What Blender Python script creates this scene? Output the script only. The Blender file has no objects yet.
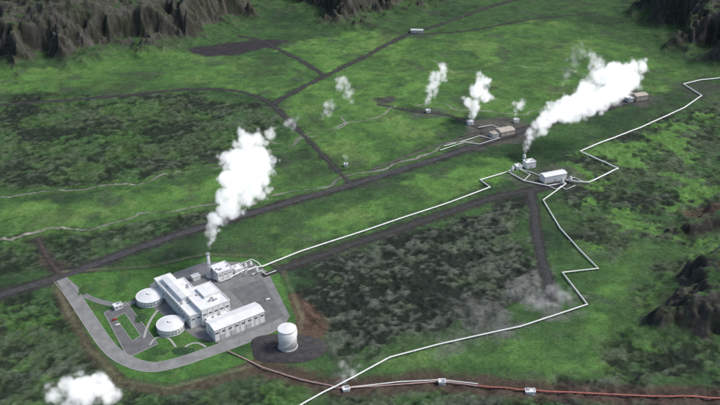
import bpy, bmesh, math, random
import numpy as np
from mathutils import Vector, Matrix
random.seed(7); rng=np.random.default_rng(11)
S=bpy.context.scene
S.view_settings.view_transform='Standard'; S.view_settings.look='None'; S.view_settings.exposure=0

# ---------------------------------------------------------------- camera
CAM_H=430.0; PITCH=math.radians(28); F=869.0
cam=bpy.data.cameras.new('camera'); cam.sensor_width=36; cam.lens=18/math.tan(math.radians(22.5))
cam.clip_start=1; cam.clip_end=40000
co=bpy.data.objects.new('camera',cam); S.collection.objects.link(co)
co.location=(0,0,CAM_H); co.rotation_euler=(math.radians(90)-PITCH,0,0); S.camera=co
cP,sP=math.cos(PITCH),math.sin(PITCH)
# survey helpers: photo measurement -> map coordinate (on the plain) / point at a given northing
def ray(u,v):
    dx=(u-360)/F; dy=(202.5-v)/F
    return dx, cP+sP*dy, -sP+cP*dy
def G(u,v):
    a,b,c=ray(u,v); t=CAM_H/(-c); return (a*t,b*t)
def P(u,v,Y):
    a,b,c=ray(u,v); t=Y/b; return (a*t,Y,CAM_H+c*t)
def GL(pts): return [G(*p) for p in pts]

# ---------------------------------------------------------------- noise
_p=rng.permutation(256); PERM=np.concatenate([_p,_p]).astype(np.int32)
_ang=rng.random(256)*2*np.pi; GX=np.cos(_ang).astype(np.float32); GY=np.sin(_ang).astype(np.float32)
def perlin(x,y,seed=0):
    x=x+seed*17.31; y=y+seed*9.77
    xf=np.floor(x); yf=np.floor(y); xi=xf.astype(np.int32)&255; yi=yf.astype(np.int32)&255
    fx=(x-xf).astype(np.float32); fy=(y-yf).astype(np.float32)
    u=fx*fx*fx*(fx*(fx*6-15)+10); v=fy*fy*fy*(fy*(fy*6-15)+10)
    xi1=(xi+1)&255; yi1=(yi+1)&255
    def g(a,b,dx,dy):
        h=PERM[PERM[a]+b]; return GX[h]*dx+GY[h]*dy
    n0=g(xi,yi,fx,fy); n1=g(xi1,yi,fx-1,fy); n2=g(xi,yi1,fx,fy-1); n3=g(xi1,yi1,fx-1,fy-1)
    a=n0+u*(n1-n0); b=n2+u*(n3-n2)
    return (a+v*(b-a))*1.5
def fbm(x,y,scale,octv=4,seed=0,gain=.5):
    r=0;a=1;s=0;f=1/scale
    for i in range(octv):
        r=r+a*perlin(x*f,y*f,seed+i*3); s+=a; a*=gain; f*=2.07
    return r/s*1.4
def ridged(x,y,scale,octv=3,seed=0):
    r=0;a=1;s=0;f=1/scale
    for i in range(octv):
        n=1-np.abs(perlin(x*f,y*f,seed+i*5))*1.6; r=r+a*n; s+=a;a*=.5;f*=2.1
    return r/s
def sst(a,b,x):
    t=np.clip((x-a)/(b-a),0,1); return t*t*(3-2*t)

# ---------------------------------------------------------------- terrain grid
xs=np.arange(-860,861,1.3)
e=[]; v=860; d=3
while v<9000: d*=1.25; v+=d; e.append(v)
e=np.array(e); xs=np.concatenate([-e[::-1],xs,e])
ys=[430.0]
while ys[-1]<2050: ys.append(ys[-1]*1.0016)
ys=np.array(ys); e=[];v=ys[-1];d=4
while v<14000: d*=1.22; v+=d; e.append(v)
e2=[];v=430;d=2
while v>-2500: d*=1.3; v-=d; e2.append(v)
ys=np.concatenate([np.array(e2)[::-1],ys,np.array(e)])
X,Y=np.meshgrid(xs,ys); NY,NX=X.shape
print('grid',NX,NY)

def segdist(poly,margin,closed=False):
    D=np.full(X.shape,1e4,np.float32)
    pts=list(poly)+([poly[0]] if closed else [])
    for (x0,y0),(x1,y1) in zip(pts[:-1],pts[1:]):
        i0=np.searchsorted(xs,min(x0,x1)-margin); i1=np.searchsorted(xs,max(x0,x1)+margin)
        j0=np.searchsorted(ys,min(y0,y1)-margin); j1=np.searchsorted(ys,max(y0,y1)+margin)
        if i1<=i0 or j1<=j0: continue
        xx=X[j0:j1,i0:i1]-x0; yy=Y[j0:j1,i0:i1]-y0
        dx=x1-x0;dy=y1-y0;L=dx*dx+dy*dy+1e-6
        t=np.clip((xx*dx+yy*dy)/L,0,1)
        dd=np.hypot(xx-t*dx,yy-t*dy)
        D[j0:j1,i0:i1]=np.minimum(D[j0:j1,i0:i1],dd)
    return D
def polysd(poly,margin=200):
    """signed distance, positive inside (clamped outside margin)"""
    D=segdist(poly,margin,True)
    px=np.array([p[0] for p in poly]);py=np.array([p[1] for p in poly])
    i0=np.searchsorted(xs,px.min()-1); i1=np.searchsorted(xs,px.max()+1)
    j0=np.searchsorted(ys,py.min()-1); j1=np.searchsorted(ys,py.max()+1)
    xx=X[j0:j1,i0:i1];yy=Y[j0:j1,i0:i1]
    ins=np.zeros(xx.shape,bool);n=len(poly)
    for k in range(n):
        x0,y0=poly[k];x1,y1=poly[(k+1)%n]
        if y0==y1: continue
        c=((y0>yy)!=(y1>yy))&(xx<(x1-x0)*(yy-y0)/(y1-y0)+x0)
        ins^=c
    sg=-np.ones(X.shape,np.float32); sg[j0:j1,i0:i1]=np.where(ins,1,-1)
    return D*sg
def smooth_line(pts,step=5):
    """Catmull-Rom resample"""
    P_=[np.array(p,float) for p in pts]; P_=[2*P_[0]-P_[1]]+P_+[2*P_[-1]-P_[-2]]
    out=[]
    for i in range(1,len(P_)-2):
        p0,p1,p2,p3=P_[i-1:i+3]; n=max(1,int(np.linalg.norm(p2-p1)/step))
        for k in range(n):
            t=k/n; out.append(tuple(.5*((2*p1)+(-p0+p2)*t+(2*p0-5*p1+4*p2-p3)*t*t+(-p0+3*p1-3*p2+p3)*t**3)))
    out.append(tuple(P_[-2])); return out

n400=fbm(X,Y,420,3,1); n120=fbm(X,Y,120,4,4); n40=fbm(X,Y,42,4,9); n14=fbm(X,Y,14,3,15); n5=fbm(X,Y,5.2,2,21)
n25=fbm(X,Y,25,4,130); n9=fbm(X,Y,9,3,140)
na=fbm((X*.82+Y*.57+8*n40)/2.2,(-X*.57+Y*.82)+8*n25,13,4,170)   # flow-banded lava texture
r16=ridged(X+8*n40,Y+8*n40,21,4,30); r60=ridged(X+22*n120+8*n40,Y+22*n120,95,3,40); r34=ridged(X+10*n25+10*n40,Y+10*n25,44,4,44)
warp=18*n40+6*n14

def region(px,soft=18,w=1.0):
    sd=polysd(GL(px),260)+warp*w*1.3
    return sst(-soft,soft,sd)

# ------------------------------------------------ regions measured off the photo
lavaL=region([(-80,98),(80,94),(200,92),(258,104),(284,128),(250,158),(200,170),(150,182),(60,190),(-80,205)],10)
lavaB=region([(-60,248),(30,236),(110,226),(205,208),(300,196),(250,212),(150,240),(60,268),(-60,296)],10)
lavaC=region([(322,258),(400,234),(470,212),(526,198),(536,268),(532,305),(480,330),(400,342),(350,365),(320,345),(288,300)],12)
lavaD=region([(-80,312),(55,292),(110,366),(170,392),(240,372),(330,398),(300,440),(-80,440)],12)
lavaE=region([(560,205),(575,150),(640,132),(720,95),(800,90),(800,250),(700,250),(640,235),(615,262),(590,250)],16)
lavaF=region([(340,388),(520,382),(720,385),(800,380),(800,440),(250,440)],14)
lavaG=region([(600,350),(640,300),(655,262),(720,240),(800,230),(800,385),(640,380)],14)
lava=np.clip(lavaL*.85+lavaB*.8+lavaC+lavaD*.85+lavaE*.9+lavaF+lavaG*.9,0,1)
brt=np.clip(region([(278,48),(360,30),(430,40),(480,60),(465,112),(400,150),(352,172),(300,128),(283,100),(318,76)],15)
  +.9*region([(60,205),(250,170),(330,178),(320,188),(215,206),(60,232),(-60,240),(-60,205)],12)
  +1.0*region([(300,222),(400,186),(470,158),(522,160),(528,176),(486,184),(400,214),(300,248),(270,262)],10)
  +.7*region([(-60,76),(60,70),(130,52),(200,52),(262,60),(318,78),(275,98),(200,84),(100,90),(-60,98)],12)
  +.8*region([(430,36),(560,20),(640,50),(700,76),(680,86),(620,105),(560,116),(500,118),(470,100),(490,60)],18)
  +.9*region([(600,262),(628,246),(648,262),(628,300),(600,340),(560,330),(592,305)],14)
  +.9*region([(345,378),(420,355),(520,335),(600,330),(640,370),(560,380),(430,376)],14)
  +.8*region([(648,340),(632,320),(660,290),(690,280),(680,310)],10),0,1)
platpx=[(56,280),(64,274),(150,268),(205,256),(262,258),(280,272),(298,318),(292,345),(240,366),(170,384),(125,378),(92,345)]
platsd=polysd(GL(platpx),120); plat=sst(-14,4,platsd)

# roads / streams (polylines)
ROADS={
 'gravel_road':([(-60,314),(0,296),(50,281),(100,263),(150,244),(200,228),(260,211),(300,199),(345,186),(400,168),(450,153),(490,140),(530,128),(590,112),(640,100)],11,(.058,.058,.061)),
 'dirt_road':([(352,184),(330,162),(305,136),(280,112),(262,98),(235,90),(190,89),(120,96),(60,101),(-40,108)],5.5,(.045,.045,.045)),
 'dirt_road.001':([(272,104),(300,88),(325,75),(368,54),(405,35),(440,24),(480,10),(520,-2)],7,(.045,.045,.046)),
 'dirt_road.002':([(325,75),(300,60),(275,47),(262,40),(240,36)],6,(.045,.045,.046)),
 'service_track':([(262,276),(300,263),(350,245),(400,228),(450,211),(500,195),(528,190),(548,187),(566,182)],9,(.045,.045,.045)),
 'service_track.001':([(530,190),(534,210),(536,232),(541,256),(548,280),(552,300)],9,(.045,.046,.048)),
 'farm_track':([(372,168),(420,150),(455,139),(480,133)],4,(.09,.09,.08)),
 'farm_track.001':([(410,34),(470,30),(530,20),(600,12)],3.5,(.05,.05,.045)),
 'farm_track.002':([(380,104),(410,110),(450,116),(480,128)],4,(.06,.06,.055)),
 'farm_track.003':([(62,276),(50,262),(38,240)],5,(.06,.05,.042)),
}
roadlines={k:smooth_line(GL(v[0]),4) for k,v in ROADS.items()}
roadD={k:segdist(roadlines[k],40) for k in ROADS}
STREAMS=[([(-40,200),(40,196),(90,186),(140,185),(165,176),(205,168),(240,160),(285,146),(310,134),(335,124),(370,118),(400,108)],1.3),
 ([(-40,245),(20,238),(60,231),(110,222),(150,214),(190,209),(215,205),(262,198),(300,190),(345,178),(380,166),(430,151),(470,140)],1.7),
 ([(250,150),(265,142),(300,142),(330,128),(345,116)],1.2),
 ([(600,100),(560,108),(520,112),(480,112),(440,104),(410,104)],1.4),
 ([(430,60),(460,72),(520,66),(600,80)],1.0)]
streamD=np.full(X.shape,1e4,np.float32)
for pts,w in STREAMS:
    l=smooth_line(GL(pts),6); l=[(x+ (6*math.sin(i*.35)+4*math.sin(i*.9+x*.01)),y+5*math.sin(i*.5+1)+3*math.sin(i*.23)) for i,(x,y) in enumerate(l)]
    streamD=np.minimum(streamD,segdist(l,30)/w)

# ------------------------------------------------ hills: green foot slopes, dark craggy escarpments
HILLS=[([(-160,84),(20,82),(60,74),(100,74),(140,66),(178,58),(210,48),(240,40),(262,28),(285,14),(305,-16),(305,-60),(-200,-60)],74,200,1),
 ([(-160,32),(60,26),(140,12),(200,-6),(260,-24),(260,-60),(-200,-60)],40,150,1),
 ([(268,6),(300,30),(345,38),(385,34),(412,18),(460,8),(500,-14),(480,-60),(260,-60)],60,160,1),
 ([(604,4),(626,38),(660,60),(700,78),(760,98),(860,106),(900,-60),(620,-60)],76,190,1),
 ([(604,352),(616,324),(634,296),(646,268),(686,250),(760,238),(860,230),(860,372),(720,362),(660,362)],40,95,.62),
 ([(646,232),(700,208),(800,198),(800,238),(690,244)],15,36,.4)]
Z=3.0*n400+1.2*n120
hillm=np.zeros(X.shape); hfr=np.zeros(X.shape)
for px,H,W,g in HILLS:
    sd=polysd(GL(px),380)+7*n40*g+22*n120*g
    s1=sd+W*.28*(r60-.6)*sst(-10,W*.3,sd)
    h=.62*sst(0,W,s1)+.38*sst(W*.34,W*.56,s1+(15*n40+6*n14)*g)
    Z=Z+H*h*(1+.22*n120)+sst(0,.4,h)*g*(8*(r34-.6)+4.5*n40+1.5*n14+.5*n9); hillm=np.maximum(hillm,sst(0,.18,h)); hfr=np.maximum(hfr,h)
far=sst(2050,4200,np.hypot(X,Y)); Z=Z+far*(170*np.abs(n400)+120)*sst(-.2,.5,fbm(X,Y,1500,3,50)+.15)
dzy,dzx=np.gradient(Z,ys,xs); mslope=np.hypot(dzx,dzy)
det=lava*(1-.5*hillm)
lum_m=.45*na+.30*n14+.30*n9+.25*n5
Z=Z+det*(3.4*(r16-.6)+2.6*lum_m+1.5*n25)+(1-det)*(.35*n14)
Z=Z*(1-plat)
rm=np.zeros(X.shape)
for k,D in roadD.items(): rm=np.maximum(rm,1-sst(ROADS[k][1]*.5+1,ROADS[k][1]*.5+9,D))
Zs=3.0*n400*(1-plat)
Z=Z*(1-rm)+Zs*rm
Z=Z-0.5*(1-sst(.5,2.5,streamD))*(1-rm)*(1-plat)
PIPE_RED=[(228,352),(262,367),(300,378),(342,387),(400,383),(440,380),(478,385),(520,389),(600,393),(660,396),(760,400)]
ditch=segdist(GL(PIPE_RED),60)
Z=Z-1.6*(1-sst(2,10,ditch))*(1-plat)

# ------------------------------------------------ colour
def C(*c): return np.array(c,np.float32)
def mix(col,c,m): m=np.clip(m,0,1)[...,None]; return col*(1-m)+np.asarray(c,np.float32)*m
g_mid=C(.051,.108,.037); g_dk=C(.030,.060,.029); g_br=C(.098,.215,.047); g_yel=C(.150,.235,.067)
lv_dk=C(.017,.022,.018); lv_gr=C(.072,.084,.065); moss=C(.055,.078,.041); soil=C(.088,.072,.058); rock=C(.070,.066,.059)
col=np.zeros(X.shape+(3,),np.float32)+g_mid
n70=fbm(X,Y,70,4,77)
col=mix(col,g_dk,sst(-.05,.45,n120+.4*n40)*.85)
col=mix(col,g_br,brt*(.74+.5*n40+.6*n120))
col=mix(col,g_yel,sst(.05,.55,n70+.25*n14)*(.10+.45*brt))
col=mix(col,g_dk,sst(.1,.5,n25+.35*n9)*.45*(1-.5*brt))
col=mix(col,g_mid,sst(.05,.45,-n70+.35*n25)*.6*brt)
col=mix(col,moss*.9,sst(.2,.5,fbm(X,Y,90,5,210)+.15*n9)*.5)
col=mix(col,lv_gr*.85,sst(.3,.5,fbm(X,Y,45,5,150)+.15*n5)*.5)
r30=ridged(X+14*n40,Y*0.8+14*n40,60,3,60)
col=mix(col,g_dk*.9,sst(.86,.97,r30)*.5)
# lava heath
lavacol=np.zeros_like(col)+moss
lavacol=mix(lavacol,lv_gr,sst(-.25,.3,n40+.3*n120+.6*lavaC-.2))
lavacol=mix(lavacol,g_mid,sst(.0,.40,fbm(X,Y,60,4,90)+.2*n9)*.9*(1-.75*lavaC))
lavacol=mix(lavacol,lv_dk,sst(-.10,.26,-lum_m*1.3-(r16-.6)*.3+.65*n120+.4*n40+.12*lavaC)*.9)
lavacol=mix(lavacol,lv_gr*1.5,sst(.17,.42,lum_m-.35*n120-.2*n40)*.45)
col=mix(col,lavacol,lava*.96)
gp=sst(.10,.32,fbm(X+12*n14,Y,60,4,101)+.18*n9)
col=mix(col,g_br,gp*lavaE*.8); col=mix(col,g_br*.9,gp*lavaG*.6*(1-.6*hillm)); col=mix(col,g_br*.7,gp*lavaL*.35); col=mix(col,g_br*.7,gp*lavaD*.5)
# hills
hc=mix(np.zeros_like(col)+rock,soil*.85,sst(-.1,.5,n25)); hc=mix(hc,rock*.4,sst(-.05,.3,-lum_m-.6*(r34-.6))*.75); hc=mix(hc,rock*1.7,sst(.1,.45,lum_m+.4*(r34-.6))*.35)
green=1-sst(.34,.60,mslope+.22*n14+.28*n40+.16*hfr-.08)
hc=mix(hc,g_mid*.9,green*.92); hc=mix(hc,g_br*.75,green*sst(-.1,.5,n40-.2*hfr)*.55); hc=mix(hc,g_dk*.9,sst(-.1,.4,n25+.3*n9)*.4)
hc=mix(hc,soil*.7,green*sst(.05,.4,n70+.3*n9)*.4)
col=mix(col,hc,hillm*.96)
col=mix(col,C(.05,.07,.05),far)
# bare patches
def paint(px,c,soft=8,w=.5,a=1.0):
    global col
    col=mix(col,c,region(px,soft,w)*a)
paint([(188,50),(215,44),(262,40),(290,40),(275,47),(240,54),(205,58)],C(.042,.040,.043),5,.4)
paint([(30,240),(42,238),(60,268),(50,276),(40,262)],soil*.75,5,.6,.8)
paint([(276,292),(292,296),(318,318),(328,334),(318,350),(300,352),(292,330)],C(.10,.066,.048),5,.5,.95)
paint([(520,290),(548,276),(575,300),(560,318),(515,326),(500,310)],C(.16,.165,.155),10,1.8,.65)
paint([(470,305),(520,295),(540,320),(440,342)],C(.12,.13,.115),14,2.2,.5)
paint([(470,122),(505,116),(530,122),(535,138),(500,146),(455,150)],C(.095,.09,.082),6,.5,.9)
paint([(612,98),(640,90),(660,100),(640,108)],C(.09,.085,.078),5,.4,.9)
paint([(372,98),(392,94),(398,100),(380,104)],C(.06,.06,.056),3,.2,.9)
paint([(398,108),(440,108),(445,116),(415,120)],C(.09,.095,.085),6,.5,.6)
paint([(204,158),(232,155),(238,162),(212,166)],C(.04,.045,.04),4,.3,.8)
paint([(664,208),(700,212),(740,208),(740,222),(700,222)],C(.11,.068,.052),6,.8,.7)
paint([(505,176),(535,168),(572,168),(582,182),(560,190),(520,190)],C(.08,.088,.07),6,.6,.8)
paint([(660,80),(700,84),(730,90),(720,110),(690,100)],C(.06,.064,.055),9,1,.6)
col=mix(col,C(.080,.054,.045),(1-sst(5,17,ditch+5*n14+4*n40))*.88)
bankd=segdist(GL([(58,288),(74,320),(94,354),(122,382),(168,392),(244,374),(300,352)]),30)
col=mix(col,C(.085,.066,.048),(1-sst(2.5,8,bankd+2.5*n14))*.75)
# verges
for k,D in roadD.items():
    w=ROADS[k][1]; big=k in('gravel_road','service_track')
    col=mix(col,C(.042,.040,.039),(1-sst(w*.5,w*.5+ (8 if big else 4),D+2.6*n14+1.5*n5))*.9)
pl=C(.24,.24,.20)
sm=(1-sst(.6,1.6,streamD+.5*n14))*(.6+.9*n40); col=mix(col,pl,sm)
col=mix(col,g_br*.9,(sst(1.5,3,streamD)*(1-sst(4,9,streamD)))*.4)
# plant lawn and bank
lawn=mix(np.zeros_like(col)+C(.068,.165,.038),C(.045,.105,.034),sst(-.1,.4,n25)); lawn=mix(lawn,C(.11,.15,.06),sst(.1,.5,n14)*.4)
pm=sst(0,3,platsd); col=col*(1-pm[...,None])+lawn*pm[...,None]
col=mix(col,C(.17,.17,.10),(sst(-7,-4,platsd)*(1-sst(-3,0,platsd)))*(.35+.5*n40))
col*= (1+.12*n5+.11*n9)[...,None]
lum=col.mean(-1,keepdims=True); col=col*.93+lum*.07
col=np.clip(col,.006,.8)

me=bpy.data.meshes.new('ground')
n=NX*NY; me.vertices.add(n)
me.vertices.foreach_set('co',np.stack([X,Y,Z],-1).astype(np.float32).ravel())
idx=np.arange(n).reshape(NY,NX); q=np.stack([idx[:-1,:-1],idx[:-1,1:],idx[1:,1:],idx[1:,:-1]],-1).reshape(-1,4)
nf=len(q); me.loops.add(nf*4); me.polygons.add(nf)
me.loops.foreach_set('vertex_index',q.ravel().astype(np.int32))
me.polygons.foreach_set('loop_start',np.arange(0,nf*4,4,dtype=np.int32))
me.polygons.foreach_set('use_smooth',np.ones(nf,bool))
me.update(calc_edges=True)
at=me.color_attributes.new('albedo','FLOAT_COLOR','POINT')
at.data.foreach_set('color',np.concatenate([col,np.ones(X.shape+(1,),np.float32)],-1).astype(np.float32).ravel())
ground=bpy.data.objects.new('ground',me); S.collection.objects.link(ground)

def hz(x,y):
    i=min(max(np.searchsorted(xs,x)-1,0),NX-2); j=min(max(np.searchsorted(ys,y)-1,0),NY-2)
    a=(x-xs[i])/(xs[i+1]-xs[i]); b=(y-ys[j])/(ys[j+1]-ys[j])
    return float((Z[j,i]*(1-a)+Z[j,i+1]*a)*(1-b)+(Z[j+1,i]*(1-a)+Z[j+1,i+1]*a)*b)

# ---------------------------------------------------------------- materials
def newmat(name):
    m=bpy.data.materials.new(name); m.use_nodes=True; nt=m.node_tree
    return m,nt,nt.nodes['Principled BSDF']
def noisemat(name,c,rough=.8,scale=.5,var=.25,bump=0,metal=0,spec=.3):
    m,nt,b=newmat(name); N=nt.nodes.new; L=nt.links.new
    tc=N('ShaderNodeTexCoord'); no=N('ShaderNodeTexNoise'); no.inputs['Scale'].default_value=scale; no.inputs['Detail'].default_value=6
    L(tc.outputs['Object'],no.inputs['Vector'])
    mr=N('ShaderNodeMapRange'); mr.inputs['From Min'].default_value=.3; mr.inputs['From Max'].default_value=.7
    mr.inputs['To Min'].default_value=1-var; mr.inputs['To Max'].default_value=1+var; L(no.outputs['Fac'],mr.inputs['Value'])
    vm=N('ShaderNodeVectorMath'); vm.operation='SCALE'; vm.inputs[0].default_value=c; L(mr.outputs[0],vm.inputs['Scale'])
    L(vm.outputs[0],b.inputs['Base Color']); b.inputs['Roughness'].default_value=rough; b.inputs['Metallic'].default_value=metal
    b.inputs['Specular IOR Level'].default_value=spec
    if bump:
        bp=N('ShaderNodeBump'); bp.inputs['Strength'].default_value=bump; bp.inputs['Distance'].default_value=.3; L(no.outputs['Fac'],bp.inputs['Height']); L(bp.outputs[0],b.inputs['Normal'])
    return m
gm,nt,b=newmat('heath_ground'); N=nt.nodes.new; L=nt.links.new
a=N('ShaderNodeAttribute'); a.attribute_name='albedo'
tc=N('ShaderNodeTexCoord'); n1=N('ShaderNodeTexNoise'); n1.inputs['Scale'].default_value=.4; n1.inputs['Detail'].default_value=5; n1.inputs['Roughness'].default_value=.7
n2=N('ShaderNodeTexNoise'); n2.inputs['Scale'].default_value=.07; n2.inputs['Detail'].default_value=6; n2.inputs['Roughness'].default_value=.7
L(tc.outputs['Object'],n1.inputs['Vector']); L(tc.outputs['Object'],n2.inputs['Vector'])
m1=N('ShaderNodeMapRange'); m1.inputs['From Min'].default_value=.3; m1.inputs['From Max'].default_value=.7; m1.inputs['To Min'].default_value=.65; m1.inputs['To Max'].default_value=1.35
m2=N('ShaderNodeMapRange'); m2.inputs['From Min'].default_value=.3; m2.inputs['From Max'].default_value=.7; m2.inputs['To Min'].default_value=.72; m2.inputs['To Max'].default_value=1.28
L(n1.outputs['Fac'],m1.inputs['Value']); L(n2.outputs['Fac'],m2.inputs['Value'])
mu=N('ShaderNodeMath'); mu.operation='MULTIPLY'; L(m1.outputs[0],mu.inputs[0]); L(m2.outputs[0],mu.inputs[1])
vm=N('ShaderNodeVectorMath'); vm.operation='SCALE'; L(a.outputs['Color'],vm.inputs[0]); L(mu.outputs[0],vm.inputs['Scale'])
L(vm.outputs[0],b.inputs['Base Color']); b.inputs['Roughness'].default_value=.95; b.inputs['Specular IOR Level'].default_value=.1
bp=N('ShaderNodeBump'); bp.inputs['Strength'].default_value=.5; bp.inputs['Distance'].default_value=.8; L(n1.outputs['Fac'],bp.inputs['Height']); L(bp.outputs[0],b.inputs['Normal'])
me.materials.append(gm)

white=noisemat('white_painted_cladding',(.80,.80,.79),.5,.15,.06)
roofm=noisemat('pale_roof_sheet',(.76,.77,.77),.5,.12,.09)
grayw=noisemat('grey_cladding',(.50,.52,.52),.6,.2,.08)
glass=noisemat('dark_window_glass',(.07,.08,.09),.15,.3,.1,spec=.6)
steel=noisemat('galvanised_steel',(.45,.46,.47),.4,.5,.1,metal=.4)
pipem=noisemat('white_pipe_cladding',(.78,.79,.77),.4,.2,.08)
redm=noisemat('rusty_red_pipe',(.42,.15,.12),.6,.3,.2)
asph=noisemat('grey_asphalt',(.19,.195,.195),.9,.12,.2)
asphd=noisemat('dark_asphalt',(.14,.143,.145),.9,.15,.2)
kerbm=noisemat('concrete_kerb',(.36,.36,.34),.8,.5,.1)
gravd=noisemat('dark_gravel',(.055,.053,.053),.95,.25,.3,.3)
tanroof=noisemat('tan_roof',(.46,.41,.35),.7,.2,.1)
tyre=noisemat('tyre_rubber',(.02,.02,.02),.8,2,.1)
carms=[noisemat('car_paint_'+nm,c,.3,2,.04,spec=.5) for nm,c in [('white',(.7,.7,.7)),('red',(.35,.04,.03)),('silver',(.4,.41,.42))]]

# ---------------------------------------------------------------- mesh helpers
def bm_obj(name,bm,mat,parent=None,smooth=False):
    m=bpy.data.meshes.new(name); bm.to_mesh(m); bm.free(); m.materials.append(mat)
    if smooth:
        for p in m.polygons: p.use_smooth=True
    o=bpy.data.objects.new(name,m); S.collection.objects.link(o)
    if parent: o.parent=parent
    return o
def empty(name,loc,rz=0):
    o=bpy.data.objects.new(name,None); o.empty_display_size=2; S.collection.objects.link(o); o.location=loc; o.rotation_euler=(0,0,rz); return o
def add_box(bm,cx,cy,z0,sx,sy,sz,rz=0,bev=0):
    r=bmesh.ops.create_cube(bm,size=1)
    M=Matrix.Translation((cx,cy,z0+sz/2))@Matrix.Rotation(rz,4,'Z')@Matrix.Diagonal((sx,sy,sz,1))
    bmesh.ops.transform(bm,matrix=M,verts=r['verts'])
def add_cyl(bm,cx,cy,z0,r,h,seg=32,r2=None,cap=True):
    q=bmesh.ops.create_cone(bm,cap_ends=cap,segments=seg,radius1=r,radius2=r if r2 is None else r2,depth=h)
    bmesh.ops.translate(bm,vec=(cx,cy,z0+h/2),verts=q['verts'])
def boxes(name,mat,parent,L_):
    bm=bmesh.new()
    for b_ in L_: add_box(bm,*b_)
    return bm_obj(name,bm,mat,parent)
def cyls(name,mat,parent,L_,smooth=False):
    bm=bmesh.new()
    for b_ in L_: add_cyl(bm,*b_)
    o=bm_obj(name,bm,mat,parent)
    for p in o.data.polygons:
        if abs(p.normal.z)<.9: p.use_smooth=True
    return o
def tube(name,pts,r,mat,parent=None,seg=8):
    cu=bpy.data.curves.new(name,'CURVE'); cu.dimensions='3D'; cu.bevel_depth=r; cu.bevel_resolution=3; cu.use_fill_caps=True
    sp=cu.splines.new('POLY'); sp.points.add(len(pts)-1)
    for i,p in enumerate(pts): sp.points[i].co=(*p,1)
    cu.materials.append(mat); o=bpy.data.objects.new(name,cu); S.collection.objects.link(o)
    if parent: o.parent=parent
    return o
def ribbon(name,line,w,mat,lift=.25,wob=.0,zf=None):
    bm=bmesh.new(); prev=None; K=4
    for i,(x,y) in enumerate(line):
        x0,y0=line[max(i-1,0)]; x1,y1=line[min(i+1,len(line)-1)]
        d=math.hypot(x1-x0,y1-y0) or 1; nx,ny=-(y1-y0)/d,(x1-x0)/d
        ww=w*(1+wob*math.sin(i*.7)*.5+wob*(random.random()-.5))
        row=[]
        for k in range(K+1):
            s=(k/K-.5)*ww; px,py=x+nx*s,y+ny*s
            z=(zf if zf is not None else hz(px,py))+lift-(.0 if 0<k<K else .12 if zf is None else 0)
            row.append(bm.verts.new((px,py,z)))
        if prev:
            for k in range(K): bm.faces.new((prev[k],row[k],row[k+1],prev[k+1]))
        prev=row
    bmesh.ops.recalc_face_normals(bm,faces=bm.faces)
    return bm_obj(name,bm,mat)
def pad(name,px,mat,z,world=False):
    pts=px if world else GL(px); bm=bmesh.new()
    f=bm.faces.new([bm.verts.new((x,y,z)) for x,y in pts]); f.normal_update()
    if f.normal.z<0: f.normal_flip()
    bmesh.ops.triangulate(bm,faces=[f]); return bm_obj(name,bm,mat)

for k,(px,w,c) in ROADS.items():
    ribbon(k,roadlines[k],w*.72,noisemat('gravel_'+k,c,.95,.2,.28,.2),.25,.18)

# ---------------------------------------------------------------- pipelines
def pipeline(name,px,r,mat,h=1.3,rail=None,sup=9):
    W=GL(px); E=empty(name,(0,0,0)); pts=[]; posts=[]
    for (x0,y0),(x1,y1) in zip(W[:-1],W[1:]):
        d=math.hypot(x1-x0,y1-y0); n_=max(1,int(d/sup)); rz=math.atan2(y1-y0,x1-x0)
        for k in range(n_):
            t=k/n_; x=x0+(x1-x0)*t; y=y0+(y1-y0)*t; z=hz(x,y); pts.append((x,y,z+h)); posts.append((x,y,z-.6,.5,r*2.2,h+.5,rz))
    x,y=W[-1]; pts.append((x,y,hz(x,y)+h))
    zs=[p[2] for p in pts]; zs=[sum(zs[max(0,i-2):i+3])/len(zs[max(0,i-2):i+3]) for i in range(len(zs))]
    pts=[(p[0],p[1],max(z,p[2]-.3)) for p,z in zip(pts,zs)]
    tube('pipe',pts,r,mat,E); boxes('supports',steel,E,posts); return E
pipeline('steam_pipeline',[(262,268),(300,253),(350,236),(400,219),(450,202),(490,187),(480,180),(508,172),(524,181),(548,186),(565,183)],.75,pipem)
pipeline('steam_pipeline',[(566,184),(543,201),(560,230),(580,252),(598,270),(562,274),(587,306),(520,328),(440,345),(390,358),(345,382),(305,404),(285,416)],.65,pipem,1.5)
pipeline('steam_pipeline',[(566,181),(588,184),(618,169),(580,152),(600,144),(640,130),(684,110),(701,98),(683,86),(700,82),(740,78)],.85,pipem,1.6)
pipeline('water_pipeline',PIPE_RED[:7],.55,noisemat('pink_pipe',(.50,.34,.31),.6,.3,.2),1.0)
pipeline('water_pipeline',PIPE_RED[6:],.7,redm,1.0)
pipeline('drain_pipeline',[(342,387),(400,380.5),(440,378.5),(478,383)],.5,pipem,1.2)

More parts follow.
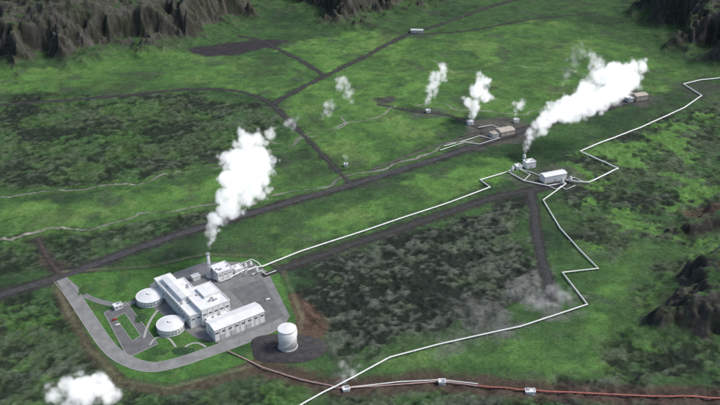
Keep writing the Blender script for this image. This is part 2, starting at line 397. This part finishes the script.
# ---------------------------------------------------------------- power plant site
TH=math.radians(36)
concrete=pad('site_pavement',[(150,284),(176,272),(205,262),(252,262),(268,272),(290,316),(284,326),(232,346),(196,338),(150,306)],asph,.05)
pad('car_park',[(104,313),(126,302),(158,344),(128,358)],asphd,.05)
pad('yard_pavement',[(230,290),(262,279),(284,316),(262,326)],asphd,.09)
perim=smooth_line(GL([(60,279),(72,294),(88,318),(106,344),(122,358),(148,367),(176,363),(215,350),(250,337),(284,322)]),3)
ribbon('perimeter_road',perim,11,noisemat('pale_asphalt',(.23,.235,.23),.9,.12,.2),.12,0,0)
def offset(line,s):
    out=[]
    for i,(x,y) in enumerate(line):
        x0,y0=line[max(i-1,0)]; x1,y1=line[min(i+1,len(line)-1)]; d=math.hypot(x1-x0,y1-y0) or 1
        out.append((x-(y1-y0)/d*s,y+(x1-x0)/d*s))
    return out
def kerb(name,line,w=.5,z=.06,h=.2):
    bm=bmesh.new()
    for (x0,y0),(x1,y1) in zip(line[:-1],line[1:]):
        add_box(bm,(x0+x1)/2,(y0+y1)/2,z,math.hypot(x1-x0,y1-y0),w,h,math.atan2(y1-y0,x1-x0))
    return bm_obj(name,bm,kerbm)
kerb('road_kerb',offset(perim,-5.8)); kerb('road_kerb',offset(perim,5.8)[:-18])
cp=GL([(104,313),(126,302),(158,344),(128,358),(104,313)]); kerb('car_park_kerb',cp,.5,.1)
# lawn island in the car park
pad('lawn_island',[(115,318),(125,313),(141,336),(132,341)],noisemat('island_lawn',(.06,.14,.04),.95,.3,.3),.16)
kerb('island_kerb',GL([(115,318),(125,313),(141,336),(132,341),(115,318)]),.5,.1)
ribbon('site_road',smooth_line(GL([(66,281),(90,298),(120,305),(140,300),(156,296)]),3),6,asph,.16,0,0)
ribbon('footpath',smooth_line(GL([(144,338),(147,328),(152,318),(158,310)]),3),2.2,kerbm,.2,0,0)
for px in [[(150,345),(156,338),(168,338),(176,347)],[(180,354),(188,345),(198,343),(206,347)]]:
    ribbon('footpath',smooth_line(GL(px),3),1.8,kerbm,.14,0,0)
# planted beds on the lawn
def bed(u_,v_,rx,ry,c):
    x,y=G(u_,v_); bm=bmesh.new(); vs=[]; 
    top=bm.verts.new((x,y,.9))
    for i in range(36):
        t=i/36*2*math.pi; k=1+.08*math.sin(5*t)+.05*random.random(); vs.append(bm.verts.new((x+rx*k*math.cos(t),y+ry*k*math.sin(t),.08)))
    for i in range(36): bm.faces.new((vs[i],vs[(i+1)%36],top))
    bm_obj('planted_bed',bm,noisemat('shrub_bed',c,.95,.7,.5,.8))
bed(183,351,9,5,(.03,.07,.03)); bed(141,318,5,7,(.035,.08,.03)); bed(160,352,7,4,(.04,.09,.03)); bed(84,290,5,9,(.05,.10,.03))
A=np.array(G(107,315)); B=np.array(G(130,356)); u=(B-A)/np.linalg.norm(B-A); nrm=np.array([-u[1],u[0]])

O=G(195,312)
def LC(u,v,o=O,th=TH):
    x,y=G(u,v); x-=o[0]; y-=o[1]; return (x*math.cos(th)+y*math.sin(th), -x*math.sin(th)+y*math.cos(th))
# local +x = a (up-right in photo), local -y = towards lower right
def gable(bm,cx,cy,z0,sx,sy,rise,axis='y'):
    hx,hy=sx/2,sy/2
    if axis=='y': V=[(-hx,-hy,0),(hx,-hy,0),(hx,hy,0),(-hx,hy,0),(0,-hy,rise),(0,hy,rise)]; Fc=[(0,1,4),(2,3,5),(1,2,5,4),(3,0,4,5),(0,3,2,1)]
    else: V=[(-hx,-hy,0),(hx,-hy,0),(hx,hy,0),(-hx,hy,0),(-hx,0,rise),(hx,0,rise)]; Fc=[(3,0,4),(1,2,5),(0,1,5,4),(2,3,4,5),(0,3,2,1)]
    vs=[bm.verts.new((cx+x,cy+y,z0+z)) for x,y,z in V]
    for f in Fc: bm.faces.new([vs[i] for i in f])
def hall(name_parent,cx,cy,sx,sy,H,roof='flat',win='band',ribs=True,z0=0,tag='',wallm=white,rm_=roofm):
    E=name_parent
    boxes('walls'+tag,wallm,E,[(cx,cy,z0-.3,sx,sy,H+.3)])
    if roof=='flat':
        t=.9; boxes('parapet'+tag,rm_,E,[(cx,cy-sy/2,z0+H,sx+.6,.6,t),(cx,cy+sy/2,z0+H,sx+.6,.6,t),(cx-sx/2,cy,z0+H,.6,sy-.6,t),(cx+sx/2,cy,z0+H,.6,sy-.6,t)])
        boxes('roof'+tag,rm_,E,[(cx,cy,z0+H+.003,sx-.6,sy-.6,.25)])
        bx=[]
        for k in range(int(sx*sy/90)+1): bx.append((cx+(random.random()-.5)*sx*.7,cy+(random.random()-.5)*sy*.7,z0+H+.25,1.2+random.random()*1.5,1.2+random.random(),.8+random.random()*.6))
        boxes('roof_vents'+tag,steel,E,bx)
    else:
        bm=bmesh.new(); gable(bm,cx,cy,z0+H+.003,sx+1,sy+1,min(sx,sy)*.12,roof); bm_obj('roof'+tag,bm,rm_,E)
    w=[]; rb=[]
    def face(axis,sgn,Ln):
        n_=max(2,int(Ln/4.5)); 
        for i in range(n_):
            s=(i+.5)/n_*Ln-Ln/2
            if win=='band': zz=[(z0+H*.64,H*.09)]
            elif win=='two': zz=[(z0+1.5,H*.16),(z0+H*.55,H*.16)]
            else: zz=[]
            for z_,h_ in zz:
                if axis=='x': w.append((cx+s,cy+sgn*(sy/2+.03),z_,Ln/n_*.6,.1,h_))
                else: w.append((cx+sgn*(sx/2+.03),cy+s,z_,.1,Ln/n_*.6,h_))
            if ribs:
                s2=i/n_*Ln-Ln/2
                if i>0:
                    if axis=='x': rb.append((cx+s2,cy+sgn*(sy/2+.1),z0,.35,.2,H-.1))
                    else: rb.append((cx+sgn*(sx/2+.1),cy+s2,z0,.2,.35,H-.1))
    for sg in (-1,1): face('x',sg,sx); face('y',sg,sy)
    if w: boxes('windows'+tag,glass,E,w)
    if rb: boxes('wall_ribs'+tag,grayw,E,rb)

PS=empty('power_station_building',(O[0],O[1],0),TH)
ax,ay=LC(181,306); hall(PS,ax,ay,15,70,12,'flat','band',tag='_turbine_hall')
bx_,by_=LC(209,311); hall(PS,bx_-1,by_+1,26,35,15,'flat','band',tag='_generator_hall')
hall(PS,ax+1,ay+8,9,40,3.5,'y','none',False,12.26,tag='_roof_monitor')
hall(PS,ax+12,ay+16,9,22,8,'flat','two',tag='_annex')
hall(PS,bx_-1,by_-19.3,20,5.4,6,'flat','two',tag='_office')
boxes('rooftop_step',roofm,PS,[(bx_+3,by_+6,15.3,14,16,2.2)])
boxes('loading_doors',grayw,PS,[(bx_+12.1,by_-4,0,.3,5,6),(bx_+12.1,by_+6,0,.3,5,6)])
def cooling(px,R,name):
    x,y=G(*px); E=empty(name,(x,y,0),TH)
    cyls('basin',grayw,E,[(0,0,0,R*1.0,1.0,48)])
    cyls('shell',white,E,[(0,0,1.02,R*.95,4.2,48)])
    cyls('rim',white,E,[(0,0,5.25,R,.8,48)])
    cyls('deck',roofm,E,[(0,0,6.07,R*.93,.12,48)])
    cyls('dome',roofm,E,[(0,0,6.2,R*.9,1.5,48,R*.35),(0,0,7.72,R*.18,1.0,24)])
    rb=[]
    for i in range(24):
        t=i/24*2*math.pi; rb.append((math.cos(t)*R*.965,math.sin(t)*R*.965,1.02,.4,.4,4.2,t))
    boxes('ribs',grayw,E,rb); return E
cooling((150,301),11.5,'condenser_tank'); cooling((171,329),11.5,'condenser_tank')
# ducts linking tanks to hall
for a_,b_ in [((158,301),(168,300)),((179,327),(188,322))]:
    p=G(*a_);q=G(*b_); tube('linking_duct',[(p[0],p[1],3.5),(q[0],q[1],3.5)],1.6,white)
# second hall
x,y=G(236,327); E=empty('maintenance_hall',(x,y,0),TH); hall(E,0,0,46,16,11,'x','none',True)
boxes('doors',grayw,E,[(s,-8.2,0,4.5,.3,5) for s in (-16,-6,8)]+[(-23.2,0,0,.3,5,5)])
boxes('windows',glass,E,[(s,-8.1,7,3,.2,1.2) for s in range(-21,22,6)])
x,y=G(222,276); E=empty('pump_house',(x,y,0),TH); hall(E,0,0,15,15,9,'flat','band')
x,y=G(238,272); E=empty('switchgear_house',(x,y,0),TH); hall(E,0,0,8,8,5,'flat','none')
x,y=G(196,279); E=empty('storage_shed',(x,y,0),TH); hall(E,0,0,7,5,4,'y','none')
x,y=G(118,308); E=empty('gate_house',(x,y,0),TH); hall(E,0,0,7,5,3.2,'flat','two',False)
# stack
x,y=G(210,277); SX,SY=x,y; E=empty('steam_stack',(x,y,0))
cyls('base',grayw,E,[(0,0,0,3.4,3,24)]); cyls('flue',white,E,[(0,0,3.02,1.7,21,24,1.3)]); cyls('collar',steel,E,[(0,0,24.05,1.9,1.0,24),(0,0,14,1.95,.5,24)])
boxes('ladder',steel,E,[(1.9,0,1,.3,.8,22)])
# yard pipework
YP=empty('yard_pipework',(0,0,0))
def gp_(u,v,z): a_,b_=G(u,v); return (a_,b_,z)
for i,pts in enumerate([[(230,280,3),(246,272,3),(262,268,2)],[(246,276,2),(246,276,5),(256,271,5),(256,271,1.5)],[(240,268,1),(240,268,4),(252,263,4),(258,266,4),(262,268,1.3)],[(213,280,2),(222,283,2),(232,279,2)],[(252,276,1.5),(262,272,1.5),(266,276,1.5),(276,272,1.5)]]):
    tube('pipe_%d'%i,[gp_(*p) for p in pts],.5,pipem,YP)
for i,(u_,v_) in enumerate([(246,270),(251,268),(257,274)]):
    x,y=G(u_,v_); E=empty('steam_separator',(x,y,0)); cyls('vessel',pipem,E,[(0,0,1.5,1.3,5,20),(0,0,6.5,1.3,1.0,20,.4)]); boxes('legs',steel,E,[(.8,.8,0,.3,.3,1.6),(-.8,.8,0,.3,.3,1.6),(.8,-.8,0,.3,.3,1.6),(-.8,-.8,0,.3,.3,1.6)])
# storage tank
x,y=G(288,347)
pts=[(x+33*math.cos(t)*(1+.12*math.sin(3*t+1))-2,y+22*math.sin(t)*(1+.1*math.cos(2*t))-1) for t in np.linspace(0,2*math.pi,48,endpoint=False)]
TZ=hz(x,y)
bm=bmesh.new(); rings=[]
for s,dz in ((1,-2.0),(.9,.7),(.55,1.0),(0.01,1.0)):
    rings.append([bm.verts.new((x+(px_-x)*s,y+(py_-y)*s,max(TZ,0)+dz)) for px_,py_ in pts])
for r0,r1 in zip(rings[:-1],rings[1:]):
    for i in range(48): bm.faces.new((r0[i],r0[(i+1)%48],r1[(i+1)%48],r1[i]))
bm_obj('gravel_pad',bm,gravd,None,True)
tz=max(TZ,0)+1.0
E=empty('storage_tank',(x,y,tz)); cyls('shell',white,E,[(0,0,0,7.4,17,56)]); cyls('roof',roofm,E,[(0,0,17.02,7.6,.5,56),(0,0,17.53,7.3,1.0,56,.8)])
cyls('base_ring',grayw,E,[(0,0,-.2,8.0,.5,56)]); cyls('hoops',grayw,E,[(0,0,z_,7.46,.12,56) for z_ in (4.5,9,13.5)])
bm=bmesh.new()
for i in range(40):
    t=i/40*math.pi*1.1+3.6; add_box(bm,7.7*math.cos(t),7.7*math.sin(t),i/40*16.5,.8,.8,.12,t)
bm_obj('spiral_stair',bm,roofm,E)
boxes('top_railing',steel,E,[(7.4*math.cos(t),7.4*math.sin(t),17.5,.12,.12,1.1,t) for t in np.linspace(0,6.28,24)])

# ---------------------------------------------------------------- wellhead stations
def station(name,u,v,sx,sy,H,rot=TH,roof='flat',win='none',wm=white,rm_=roofm):
    x,y=G(u,v); E=empty(name,(x,y,hz(x,y)),rot); hall(E,0,0,sx,sy,H,roof,win,False,wallm=wm,rm_=rm_)
    boxes('doors',grayw,E,[(0,-sy/2-.1,0,min(3,sx*.4),.2,min(3.4,H*.7)),(-sx*.35,-sy/2-.1,0,.9,.2,2.1)]); return E
station('separator_station',553,179,28,10,8,math.radians(22),'x')
station('separator_house',529,166,12,9,7,math.radians(22),'flat')
station('separator_house',518,168,7,7,4,math.radians(22),'flat')
station('wellhead_building',505,133,20,13,6,math.radians(25),'x','none',tanroof,tanroof)
station('wellhead_building',494,136,9,9,5,math.radians(25),'flat','none',grayw,tanroof)
station('wellhead_building',639,100,18,12,7,math.radians(20),'x','none',tanroof,tanroof)
station('wellhead_building',629,102,8,8,5,math.radians(20),'flat','none',grayw,roofm)
station('wellhead_hut',417,32,20,9,5,math.radians(-5),'x','none',grayw,grayw)
station('wellhead_hut',346,165,4,4,3,0,'flat','none')
station('wellhead_hut',470,124,7,6,4,.3,'flat','none'); station('wellhead_hut',516,122,6,5,4,.3,'flat','none')
station('wellhead_hut',428,112,5,5,3,.3,'flat','none'); station('wellhead_hut',442,382,5,4,3,0,'flat','none'); station('wellhead_hut',530,393,7,4,3,0,'flat','none'); station('wellhead_hut',346,389,5,4,2.6,.3,'flat','none')
for (u_,v_) in [(524,160),(570,182),(562,184),(512,172)]:
    x,y=G(u_,v_); E=empty('steam_separator',(x,y,hz(x,y))); cyls('vessel',pipem,E,[(0,0,1.2,1.8,6,20),(0,0,7.2,1.8,1.2,20,.5)]); boxes('legs',steel,E,[(1,1,0,.3,.3,1.4),(-1,1,0,.3,.3,1.4),(1,-1,0,.3,.3,1.4),(-1,-1,0,.3,.3,1.4)])
WP=empty('station_pipework',(0,0,0))
for i,px in enumerate([[(508,172),(514,168),(530,172),(540,176)],[(566,181),(574,178),(586,184)],[(524,181),(530,175),(520,170)],[(560,186),(566,190),(575,186)],[(548,186),(556,190),(566,184)],[(460,142),(480,136),(492,139)],[(440,150),(465,142),(480,144),(500,138)],[(478,128),(492,126),(505,131)],[(444,146),(456,143)]]):
    pts=[(*G(*p),hz(*G(*p))+1.5) for p in px]; tube('pipe_%d'%i,pts,.45,pipem,WP)

# ---------------------------------------------------------------- cars
def car(pos,rz,mat):
    x,y=pos; z=max(hz(x,y),0)+.12; E=empty('parked_car',(x,y,z),rz)
    prof=[(-2.1,.35),(-2.1,.85),(-1.75,.95),(-1.35,1.42),(.35,1.45),(.95,.98),(2.0,.82),(2.15,.4)]
    bm=bmesh.new(); L0=[bm.verts.new((a_,-.85+(0.12 if b_>1.2 else 0),b_)) for a_,b_ in prof]; R0=[bm.verts.new((a_,.85-(0.12 if b_>1.2 else 0),b_)) for a_,b_ in prof]
    bm.faces.new(L0); bm.faces.new(R0[::-1]); n_=len(prof)
    for i in range(n_): bm.faces.new((L0[i],R0[i],R0[(i+1)%n_],L0[(i+1)%n_]))
    bmesh.ops.recalc_face_normals(bm,faces=bm.faces); bm_obj('body',bm,mat,E)
    boxes('windows',glass,E,[(-.45,-.79,1.0,1.6,.06,.36),(-.45,.79,1.0,1.6,.06,.36)])
    bm=bmesh.new()
    for wx in (-1.35,1.35):
        for wy in (-.8,.8):
            q=bmesh.ops.create_cone(bm,cap_ends=True,segments=14,radius1=.34,radius2=.34,depth=.22)
            bmesh.ops.transform(bm,matrix=Matrix.Translation((wx,wy,.34))@Matrix.Rotation(math.pi/2,4,'X'),verts=q['verts'])
    bm_obj('wheels',bm,tyre,E)
aN=math.atan2(nrm[1],nrm[0])
for i,k in enumerate([2,5]): car(tuple(A+u*(4.5+k*3.0)+nrm*3.6),aN,carms[[1,0][i]])
car(G(268,300),TH,carms[0])

# lamp posts on the site
for u_,v_ in [(84,306),(100,330),(126,362),(160,368),(200,357),(240,342),(272,330),(262,290)]:
    x,y=G(u_,v_); E=empty('street_lamp',(x,y,0)); cyls('pole',steel,E,[(0,0,0,.14,7,8)]); boxes('head',steel,E,[(.6,0,7.0,1.4,.3,.15)])

# ---------------------------------------------------------------- steam
def steam_mat(name,dens,scale,em,lo=.36,hi=.60):
    m=bpy.data.materials.new(name); m.use_nodes=True; nt=m.node_tree; nt.nodes.clear(); N=nt.nodes.new; L=nt.links.new
    out=N('ShaderNodeOutputMaterial'); at=N('ShaderNodeAttribute'); at.attribute_name='density'
    tc=N('ShaderNodeTexCoord'); no=N('ShaderNodeTexNoise'); no.inputs['Scale'].default_value=scale; no.inputs['Detail'].default_value=2; no.inputs['Roughness'].default_value=.6
    L(tc.outputs['Object'],no.inputs['Vector'])
    mr=N('ShaderNodeMapRange'); mr.inputs['From Min'].default_value=lo; mr.inputs['From Max'].default_value=hi; mr.inputs['To Min'].default_value=.08; mr.inputs['To Max'].default_value=1.0
    L(no.outputs['Fac'],mr.inputs['Value'])
    m1=N('ShaderNodeMath'); m1.operation='MULTIPLY'; L(at.outputs['Fac'],m1.inputs[0]); L(mr.outputs[0],m1.inputs[1])
    m2=N('ShaderNodeMath'); m2.operation='MULTIPLY'; L(m1.outputs[0],m2.inputs[0]); m2.inputs[1].default_value=dens
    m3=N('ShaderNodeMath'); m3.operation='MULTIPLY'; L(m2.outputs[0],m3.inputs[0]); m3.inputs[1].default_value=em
    sc=N('ShaderNodeVolumeScatter'); sc.inputs['Color'].default_value=(1,1,1,1); L(m2.outputs[0],sc.inputs['Density'])
    emn=N('ShaderNodeEmission'); emn.inputs['Color'].default_value=(.95,.98,1,1); L(m3.outputs[0],emn.inputs['Strength'])  # glow added in proportion to density, standing in for multiply scattered light
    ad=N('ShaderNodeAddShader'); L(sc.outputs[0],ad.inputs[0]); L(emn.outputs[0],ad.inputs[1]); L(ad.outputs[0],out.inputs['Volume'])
    try: m.cycles.volume_step_rate=2.5
    except Exception as ex: print('no step rate',ex)
    return m
def plume(name,path,mat,voxel,drift=.0,density=1.0,fine=5,spread=.62):
    """path: (u,v,radius_m) ; first point = vent on the ground"""
    Y0=path[0][3]; pts=[]
    for (u_,v_,r_,*_) in path: pts.append((u_,v_,r_))
    ctr=[]
    for i,(u_,v_,r_) in enumerate(pts): ctr.append((*P(u_,v_,Y0+drift*i),r_))
    ctr=np.array(ctr); base=ctr[0,:3].copy()
    out=[]; R=random.Random(sum(map(ord,name))+int(base[0]))
    seg=np.linalg.norm(np.diff(ctr[:,:3],axis=0),axis=1); cum=np.concatenate([[0],np.cumsum(seg)])
    def at(s): return np.array([np.interp(s,cum,ctr[:,k]) for k in range(4)])
    def rv():
        while True:
            v_=np.array([R.uniform(-1,1) for _ in range(3)]); l=np.linalg.norm(v_)
            if .05<l<=1: return v_/l
    s=0
    while s<cum[-1]:
        c=at(s); r=c[3]; s+=r*.15+.25
        for _ in range(2):
            o=rv()*r*R.random()**.5*spread; p=c[:3]+o; rr=r*R.uniform(.2,.46); out.append((*p,rr))
            if r>2.5:
                for _ in range(fine):
                    p2=p+rv()*rr*R.uniform(.9,1.3); r2=rr*R.uniform(.2,.52); out.append((*p2,r2))
                    for _ in range(5):
                        r3=r2*R.uniform(.25,.55); out.append((*(p2+rv()*r2*R.uniform(1,1.5)),r3)) if r3>voxel*.5 else None
    out=np.array(out); me_=bpy.data.meshes.new(name); me_.vertices.add(len(out)); me_.vertices.foreach_set('co',(out[:,:3]-base).astype(np.float32).ravel())
    ra=me_.attributes.new('rad','FLOAT','POINT'); ra.data.foreach_set('value',out[:,3].astype(np.float32))
    ob=bpy.data.objects.new(name,me_); S.collection.objects.link(ob); ob.location=base
    ng=bpy.data.node_groups.new(name+'_nodes','GeometryNodeTree'); ng.interface.new_socket('Geometry',in_out='INPUT',socket_type='NodeSocketGeometry'); ng.interface.new_socket('Geometry',in_out='OUTPUT',socket_type='NodeSocketGeometry')
    N=ng.nodes.new; L=ng.links.new; gi=N('NodeGroupInput'); go=N('NodeGroupOutput')
    mp=N('GeometryNodeMeshToPoints'); na_=N('GeometryNodeInputNamedAttribute'); na_.data_type='FLOAT'; na_.inputs['Name'].default_value='rad'
    pv=N('GeometryNodePointsToVolume'); pv.resolution_mode='VOXEL_SIZE'; pv.inputs['Voxel Size'].default_value=voxel; pv.inputs['Density'].default_value=density
    sm=N('GeometryNodeSetMaterial'); sm.inputs['Material'].default_value=mat
    L(gi.outputs[0],mp.inputs['Mesh']); L(na_.outputs['Attribute'],mp.inputs['Radius']); L(mp.outputs[0],pv.inputs['Points']); L(na_.outputs['Attribute'],pv.inputs['Radius']); L(pv.outputs[0],sm.inputs['Geometry']); L(sm.outputs[0],go.inputs[0])
    md=ob.modifiers.new('steam','NODES'); md.node_group=ng; me_.materials.append(mat)
    return ob
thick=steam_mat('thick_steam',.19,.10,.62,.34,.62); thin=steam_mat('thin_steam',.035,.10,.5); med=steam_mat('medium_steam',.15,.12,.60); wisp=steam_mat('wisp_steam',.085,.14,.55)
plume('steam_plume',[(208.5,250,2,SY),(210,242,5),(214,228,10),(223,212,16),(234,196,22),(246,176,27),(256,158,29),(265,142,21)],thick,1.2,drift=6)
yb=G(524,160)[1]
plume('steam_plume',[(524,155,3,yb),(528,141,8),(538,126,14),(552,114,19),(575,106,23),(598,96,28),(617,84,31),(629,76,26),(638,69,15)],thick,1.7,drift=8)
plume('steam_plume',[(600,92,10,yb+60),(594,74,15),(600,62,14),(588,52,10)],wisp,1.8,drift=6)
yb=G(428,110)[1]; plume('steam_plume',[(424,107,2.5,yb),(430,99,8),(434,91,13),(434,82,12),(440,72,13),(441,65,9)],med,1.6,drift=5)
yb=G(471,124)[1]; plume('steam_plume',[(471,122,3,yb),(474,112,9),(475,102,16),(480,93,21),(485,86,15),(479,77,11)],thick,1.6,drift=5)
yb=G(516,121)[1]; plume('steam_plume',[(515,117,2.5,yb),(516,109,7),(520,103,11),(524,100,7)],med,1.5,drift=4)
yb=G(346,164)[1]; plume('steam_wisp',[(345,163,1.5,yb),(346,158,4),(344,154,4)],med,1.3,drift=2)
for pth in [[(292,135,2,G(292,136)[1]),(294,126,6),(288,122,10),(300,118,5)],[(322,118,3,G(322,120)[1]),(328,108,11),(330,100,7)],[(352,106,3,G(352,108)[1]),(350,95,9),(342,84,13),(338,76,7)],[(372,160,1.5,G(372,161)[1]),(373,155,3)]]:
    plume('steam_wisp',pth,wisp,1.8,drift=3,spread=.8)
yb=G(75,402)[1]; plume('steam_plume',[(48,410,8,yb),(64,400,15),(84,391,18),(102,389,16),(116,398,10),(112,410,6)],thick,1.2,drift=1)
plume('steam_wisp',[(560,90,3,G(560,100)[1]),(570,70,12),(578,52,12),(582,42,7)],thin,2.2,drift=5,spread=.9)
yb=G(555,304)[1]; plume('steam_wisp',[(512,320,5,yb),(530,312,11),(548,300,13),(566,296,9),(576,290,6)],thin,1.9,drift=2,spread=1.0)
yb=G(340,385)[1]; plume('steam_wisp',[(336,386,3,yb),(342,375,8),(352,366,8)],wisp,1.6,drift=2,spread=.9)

# ---------------------------------------------------------------- light
az=math.radians(80); el=math.radians(50)
sd=Vector((math.cos(el)*math.sin(az),math.cos(el)*math.cos(az),math.sin(el)))
sl=bpy.data.lights.new('sun','SUN'); sl.energy=2.4; sl.angle=math.radians(16); sl.color=(1,.965,.91)
so=bpy.data.objects.new('sun',sl); S.collection.objects.link(so); so.rotation_euler=(-sd).to_track_quat('-Z','Y').to_euler()
w=bpy.data.worlds.new('World'); S.world=w; w.use_nodes=True; nt=w.node_tree
sk=nt.nodes.new('ShaderNodeTexSky'); sk.sky_type='NISHITA'; sk.sun_disc=False; sk.sun_elevation=el; sk.sun_rotation=az
sk.dust_density=3.0
nt.links.new(sk.outputs[0],nt.nodes['Background'].inputs[0]); nt.nodes['Background'].inputs[1].default_value=.15
